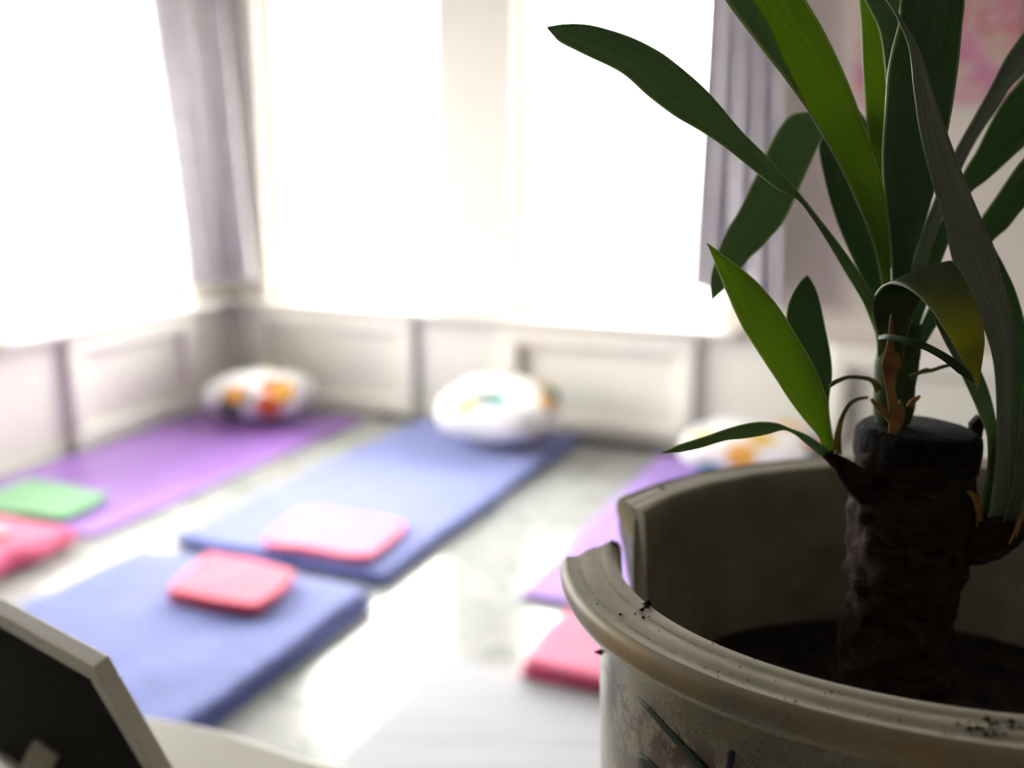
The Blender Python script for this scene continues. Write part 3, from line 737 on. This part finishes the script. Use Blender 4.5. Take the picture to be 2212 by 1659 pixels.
# B: broad folded leaf leaving the top of the frame
leaf([(1560, 1420, 1610, 1420, Y0), (1570, 1280, 1606, 1260, Y0-.004), (1530, 1090, 1597, 1050, Y0-.010), (1470, 930, 1574, 850, Y0-.014), (1400, 780, 1532, 700, Y0-.018), (1330, 650, 1472, 520, Y0-.021), (1255, 520, 1402, 340, Y0-.024), (1130, 345, 1312, 150, Y0-.028), (1040, 232, 1225, 0, Y0-.031), (870, 5, 1120, -190, Y0-.036), (790, -120, 1010, -330, Y0-.04), (760, -330, 860, -430, Y0-.044), (730, -520, 734, -524, Y0-.047)], z1, M['leafyoung'], .30, nx=18, crease=lambda t: .07 + .33*sm((t-.46)/.26), mat2=M['leaf'])  # duller second material paints the flap as underside out of the backlight
# C: bright leaf behind
leaf([(1590, 1200, 1640, 1200, Y0+.006), (1540, 850, 1640, 850, Y0+.012), (1502, 580, 1640, 580, Y0+.018), (1490, 450, 1625, 400, Y0+.021), (1480, 300, 1606, 232, Y0+.024), (1475, 150, 1556, 100, Y0+.026), (1464, 0, 1500, 0, Y0+.028), (1440, -130, 1460, -130, Y0+.03)], z1, M['leafyoung'], .08)
# E: grey-green leaf between the bright and the dark one
leaf([(1600, 700, 1660, 700, Y0+.004), (1590, 420, 1680, 420, Y0+.008), (1560, 150, 1680, 150, Y0+.010), (1490, 0, 1640, -20, Y0+.012), (1430, -140, 1570, -170, Y0+.014), (1400, -330, 1440, -340, Y0+.016)], z1, M['leaf'], .1)
# D: wide dark leaf in the middle
leaf([(1590, 1500, 1670, 1500, Y0-.002), (1612, 1260, 1700, 1190, Y0-.004), (1600, 1050, 1742, 1050, Y0-.006), (1576, 850, 1802, 850, Y0-.007), (1568, 700, 1838, 700, Y0-.008), (1580, 500, 1878, 500, Y0-.008), (1592, 330, 1904, 330, Y0-.007), (1612, 220, 1916, 220, Y0-.006), (1640, 110, 1926, 110, Y0-.005), (1650, 0, 1936, 0, Y0-.004), (1675, -180, 1925, -180, Y0-.002), (1720, -420, 1860, -420, Y0), (1790, -620, 1796, -620, Y0)], z1, M['leafdeep'], .06)
# K: leaf behind, bent over and hanging to the left
leaf([(1560, 1330, 1600, 1330, Y0+.008), (1520, 1000, 1580, 980, Y0+.020), (1475, 760, 1550, 720, Y0+.032), (1440, 640, 1505, 560, Y0+.040), (1370, 600, 1420, 470, Y0+.046), (1305, 610, 1260, 500, Y0+.05), (1240, 740, 1150, 520, Y0+.048), (1190, 850, 1070, 640, Y0+.046), (1130, 980, 1000, 790, Y0+.044), (1050, 1080, 920, 950, Y0+.042), (970, 1160, 850, 1080, Y0+.040), (880, 1270, 800, 1230, Y0+.038), (806, 1345, 800, 1342, Y0+.037)], z1, M['leaf'], -.08)
# L: short dark leaf left of the centre
leaf([(1545, 1450, 1585, 1440, Y0+.003), (1520, 1330, 1575, 1290, Y0+.006), (1470, 1235, 1550, 1150, Y0+.009), (1390, 1060, 1490, 960, Y0+.013), (1340, 920, 1425, 800, Y0+.016), (1310, 800, 1370, 700, Y0+.018), (1284, 670, 1330, 640, Y0+.019), (1296, 622, 1304, 620, Y0+.02)], z1, M['leafdeep'], .08)
# J1..J3: leaves running out to the right
leaf([(1630, 1480, 1690, 1480, Y0), (1720, 1120, 1780, 1150, Y0+.006), (1800, 900, 1860, 900, Y0+.010), (1895, 680, 1940, 720, Y0+.014), (1960, 560, 2005, 600, Y0+.017), (2050, 400, 2082, 490, Y0+.02), (2120, 265, 2142, 390, Y0+.022), (2202, 150, 2205, 325, Y0+.024), (2330, -20, 2330, 170, Y0+.028), (2500, -200, 2504, -196, Y0+.03)], z1, M['leafgrey'], .24)
leaf([(1660, 1500, 1720, 1500, Y0+.001), (1760, 1150, 1830, 1180, Y0+.007), (1850, 950, 1910, 980, Y0+.011), (1930, 780, 1962, 868, Y0+.014), (1990, 680, 2030, 812, Y0+.017), (2060, 540, 2110, 742, Y0+.019), (2130, 430, 2165, 690, Y0+.02), (2205, 345, 2205, 655, Y0+.021), (2330, 200, 2340, 520, Y0+.024), (2520, 20, 2560, 200, Y0+.027), (2640, -60, 2644, -56, Y0+.03)], z1, M['leafdeep'], .12)
leaf([(1690, 1560, 1750, 1560, Y0+.002), (1800, 1330, 1880, 1340, Y0+.006), (1910, 1130, 1980, 1180, Y0+.009), (2010, 980, 2062, 1080, Y0+.012), (2080, 880, 2122, 1028, Y0+.013), (2150, 778, 2165, 975, Y0+.014), (2205, 708, 2205, 928, Y0+.015), (2330, 590, 2350, 780, Y0+.017), (2500, 470, 2504, 474, Y0+.02)], z1, M['leafdeep'], .12)
# right-hand side shoot: F (tall grey-green), G, H and R
YR = YT - .019
leaf([(2128, 1140, 2190, 1148, YR), (2140, 1080, 2196, 1080, YR-0.0014), (2150, 1000, 2200, 1010, YR-0.0027), (2154, 900, 2194, 900, YR-0.0045), (2148, 790, 2196, 780, YR-0.0063), (2128, 715, 2190, 690, YR-0.0077), (2090, 640, 2165, 600, YR-0.0095), (2058, 560, 2146, 530, YR-0.0108), (2042, 482, 2114, 458, YR-0.0121), (2012, 386, 2080, 376, YR-0.0140), (1989, 290, 2042, 275, YR-0.0153), (1975, 193, 2013, 193, YR-0.0166), (1965, 106, 1989, 116, YR-0.0175), (1941, 43, 1950, 43, YR-0.0180), (1915, 0, 1920, -2, YR-0.0185), (1880, -50, 1882, -51, YR-0.0189)], zz, M['leafgrey'], .16)
leaf([(2150, 1142, 2200, 1146, YR+.004), (2168, 1060, 2212, 1060, YR+.005), (2178, 960, 2222, 960, YR+.006), (2180, 850, 2226, 850, YR+.007), (2168, 740, 2222, 740, YR+.008), (2150, 640, 2198, 640, YR+.009), (2138, 580, 2172, 580, YR+.01), (2136, 540, 2148, 535, YR+.01), (2136, 522, 2138, 521, YR+.01)], zz, M['leafdeep'], .10)
leaf([(2160, 1150, 2206, 1150, YR-.003), (2185, 1060, 2240, 1065, YR-.006), (2200, 940, 2262, 950, YR-.010), (2214, 800, 2280, 810, YR-.014), (2240, 640, 2300, 650, YR-.018), (2290, 520, 2294, 520, YR-.02)], zz, M['leafdeep'], .12)
leaf([(2114, 1135, 2168, 1142, YR+.002), (2121, 1086, 2171, 1070, YR+.001), (2133, 1020, 2168, 1010, YR), (2133, 945, 2158, 945, YR-.001), (2115, 893, 2150, 898, YR-.002), (2092, 840, 2138, 850, YR-.003), (2066, 785, 2114, 790, YR-.004), (2040, 735, 2080, 730, YR-.005), (2019, 690, 2048, 680, YR-.006), (2005, 650, 2012, 648, YR-.007)], zz, M['leaf'], .12)
# left-hand side shoot: M, N, O
YS = YT - .018
leaf([(1040, 1300, 1100, 1300, YS), (1000, 1205, 1085, 1235, YS-.003), (920, 1110, 1060, 1080, YS-.007), (830, 990, 1052, 985, YS-.010), (760, 880, 1015, 880, YS-.012), (680, 760, 960, 760, YS-.014), (560, 570, 870, 610, YS-.017), (480, 400, 770, 450, YS-.019), (430, 280, 640, 300, YS-.021), (392, 180, 510, 192, YS-.023), (365, 112, 420, 125, YS-.024), (346, 74, 350, 72, YS-.025)], z2, M['leafyoung'], .07)
leaf([(1060, 1300, 1105, 1290, YS+.002), (1040, 1180, 1082, 1180, YS+.005), (990, 1020, 1064, 1010, YS+.008), (900, 850, 1082, 860, YS+.011), (845, 700, 1076, 740, YS+.013), (815, 540, 1050, 600, YS+.015), (822, 440, 1020, 450, YS+.016), (852, 360, 992, 350, YS+.017), (895, 295, 965, 295, YS+.018), (935, 260, 940, 260, YS+.018)], z2, M['leafdeep'], .09)
leaf([(1040, 1340, 1078, 1300, YS), (980, 1290, 1010, 1245, YS-.003), (920, 1240, 930, 1195, YS-.006), (862, 1190, 845, 1162, YS-.008), (800, 1168, 765, 1130, YS-.010), (700, 1195, 680, 1121, YS-.012), (580, 1216, 600, 1129, YS-.014), (450, 1231, 490, 1156, YS-.016), (320, 1270, 350, 1204, YS-.018), (200, 1296, 210, 1248, YS-.020), (130, 1303, 130, 1280, YS-.021), (78, 1306, 79, 1303, YS-.022)], z2, M['leaf'], .10)
# P: leaf folding over towards the viewer, yellowing tip
leaf([(470, 980, 620, 980, Y0-.008), (415, 780, 640, 800, Y0-.012), (365, 610, 680, 640, Y0-.013), (346, 500, 740, 490, Y0-.013), (355, 410, 810, 370, Y0-.014), (395, 335, 880, 235, Y0-.016), (450, 280, 960, 120, Y0-.026), (525, 260, 1050, 62, Y0-.038), (640, 288, 1140, 140, Y0-.049), (770, 378, 1215, 270, Y0-.057), (900, 520, 1290, 450, Y0-.063), (1010, 700, 1340, 640, Y0-.067), (1100, 850, 1352, 780, Y0-.062), (1180, 985, 1340, 910, Y0-.064), (1245, 1085, 1318, 1040, Y0-.065), (1288, 1200, 1296, 1198, Y0-.065)], z8, M['leafyellow'], -.05)
# Q: narrow leaf seen on edge
leaf([(408, 728, 408, 762, Y0-.016, .0015), (480, 712, 480, 758, Y0-.026, .0015), (600, 728, 600, 782, Y0-.034, .0015), (720, 752, 715, 812, Y0-.04, .0015), (840, 800, 825, 850, Y0-.044, .0015), (960, 860, 940, 912, Y0-.046, .0015), (1060, 920, 1030, 975, Y0-.047, .0015), (1160, 1000, 1130, 1060, Y0-.047, .0015), (1240, 1080, 1225, 1110, Y0-.047, .0015), (1290, 1140, 1286, 1146, Y0-.047)], z8, M['stem'], .1)
# dry sheaths, curls and shoots
leaf([(500, 1600, 560, 1610, YT-.030), (505, 1480, 590, 1500, YT-.029), (490, 1300, 580, 1330, YT-.026), (465, 1150, 552, 1180, YT-.023), (440, 1010, 575, 1040, YT-.020), (450, 920, 560, 930, YT-.019), (482, 820, 545, 830, YT-.019), (498, 720, 535, 720, YT-.020), (508, 620, 532, 620, YT-.022), (515, 540, 525, 540, YT-.024)], z8, M['dry'], .25, name='dry_sheath')
leaf([(540, 1580, 600, 1560, YT-.028), (560, 1460, 640, 1420, YT-.026), (570, 1380, 625, 1360, YT-.026), (600, 1300, 606, 1300, YT-.025)], z8, M['dry'], .25, name='dry_sheath')
leaf([(505, 1510, 520, 1450, YT-.030), (440, 1440, 470, 1390, YT-.028), (380, 1370, 400, 1330, YT-.026), (335, 1300, 345, 1285, YT-.026)], z8, M['dry'], .2, name='dry_sheath')
leaf([(560, 1040, 610, 1020, YT-.018), (580, 960, 605, 940, YT-.019), (560, 880, 575, 870, YT-.02)], z8, M['dry'], .2, name='dry_sheath')
leaf([(660, 1360, 720, 1360, YT-.016), (690, 1310, 735, 1330, YT-.018), (740, 1280, 765, 1300, YT-.019), (775, 1264, 780, 1270, YT-.02)], z8, M['dry'], .2, name='dry_sheath')
leaf([(380, 1240, 440, 1200, YT-.012), (350, 1160, 395, 1140, YT-.016), (290, 1125, 310, 1098, YT-.018), (150, 1110, 150, 1086, YT-.02), (60, 1142, 50, 1112, YT-.021), (0, 1175, -6, 1140, YT-.022), (-40, 1200, -42, 1190, YT-.022)], z8, M['drygreen'], .2, name='dry_curl')
leaf([(700, 1120, 680, 1080, YT-.014), (760, 1080, 745, 1058, YT-.016), (830, 1060, 825, 1022, YT-.018), (890, 1050, 885, 1026, YT-.019), (1000, 1014, 995, 990, YT-.02), (1090, 995, 1088, 978, YT-.021)], z8, M['drygreen'], .2, name='dry_curl')
leaf([(1105, 1310, 1140, 1310, YS+.003), (1112, 1200, 1134, 1200, YS+.001), (1134, 1090, 1152, 1100, YS), (1178, 1015, 1190, 1030, YS-.001), (1230, 980, 1235, 996, YS-.002), (1295, 972, 1296, 984, YS-.003)], z2, M['drygreen'], .2, name='dry_curl')
leaf([(1095, 1280, 1125, 1290, YS-.004), (1098, 1210, 1122, 1215, YS-.004), (1112, 1150, 1124, 1150, YS-.004), (1126, 1100, 1129, 1100, YS-.004)], z2, M['dry'], .2, name='dry_sheath')
leaf([(2110, 1150, 2125, 1125, YR-.004), (2110, 1110, 2122, 1098, YR-.006), (2100, 1078, 2118, 1082, YR-.007), (2088, 1062, 2102, 1064, YR-.008)], zz, M['dry'], .2, name='dry_sheath')
leaf([(2165, 1200, 2180, 1180, YR-.006), (2185, 1165, 2200, 1150, YR-.010), (2200, 1130, 2212, 1110, YR-.013), (2212, 1090, 2220, 1080, YR-.014)], zz, M['dry'], .2, name='dry_sheath')
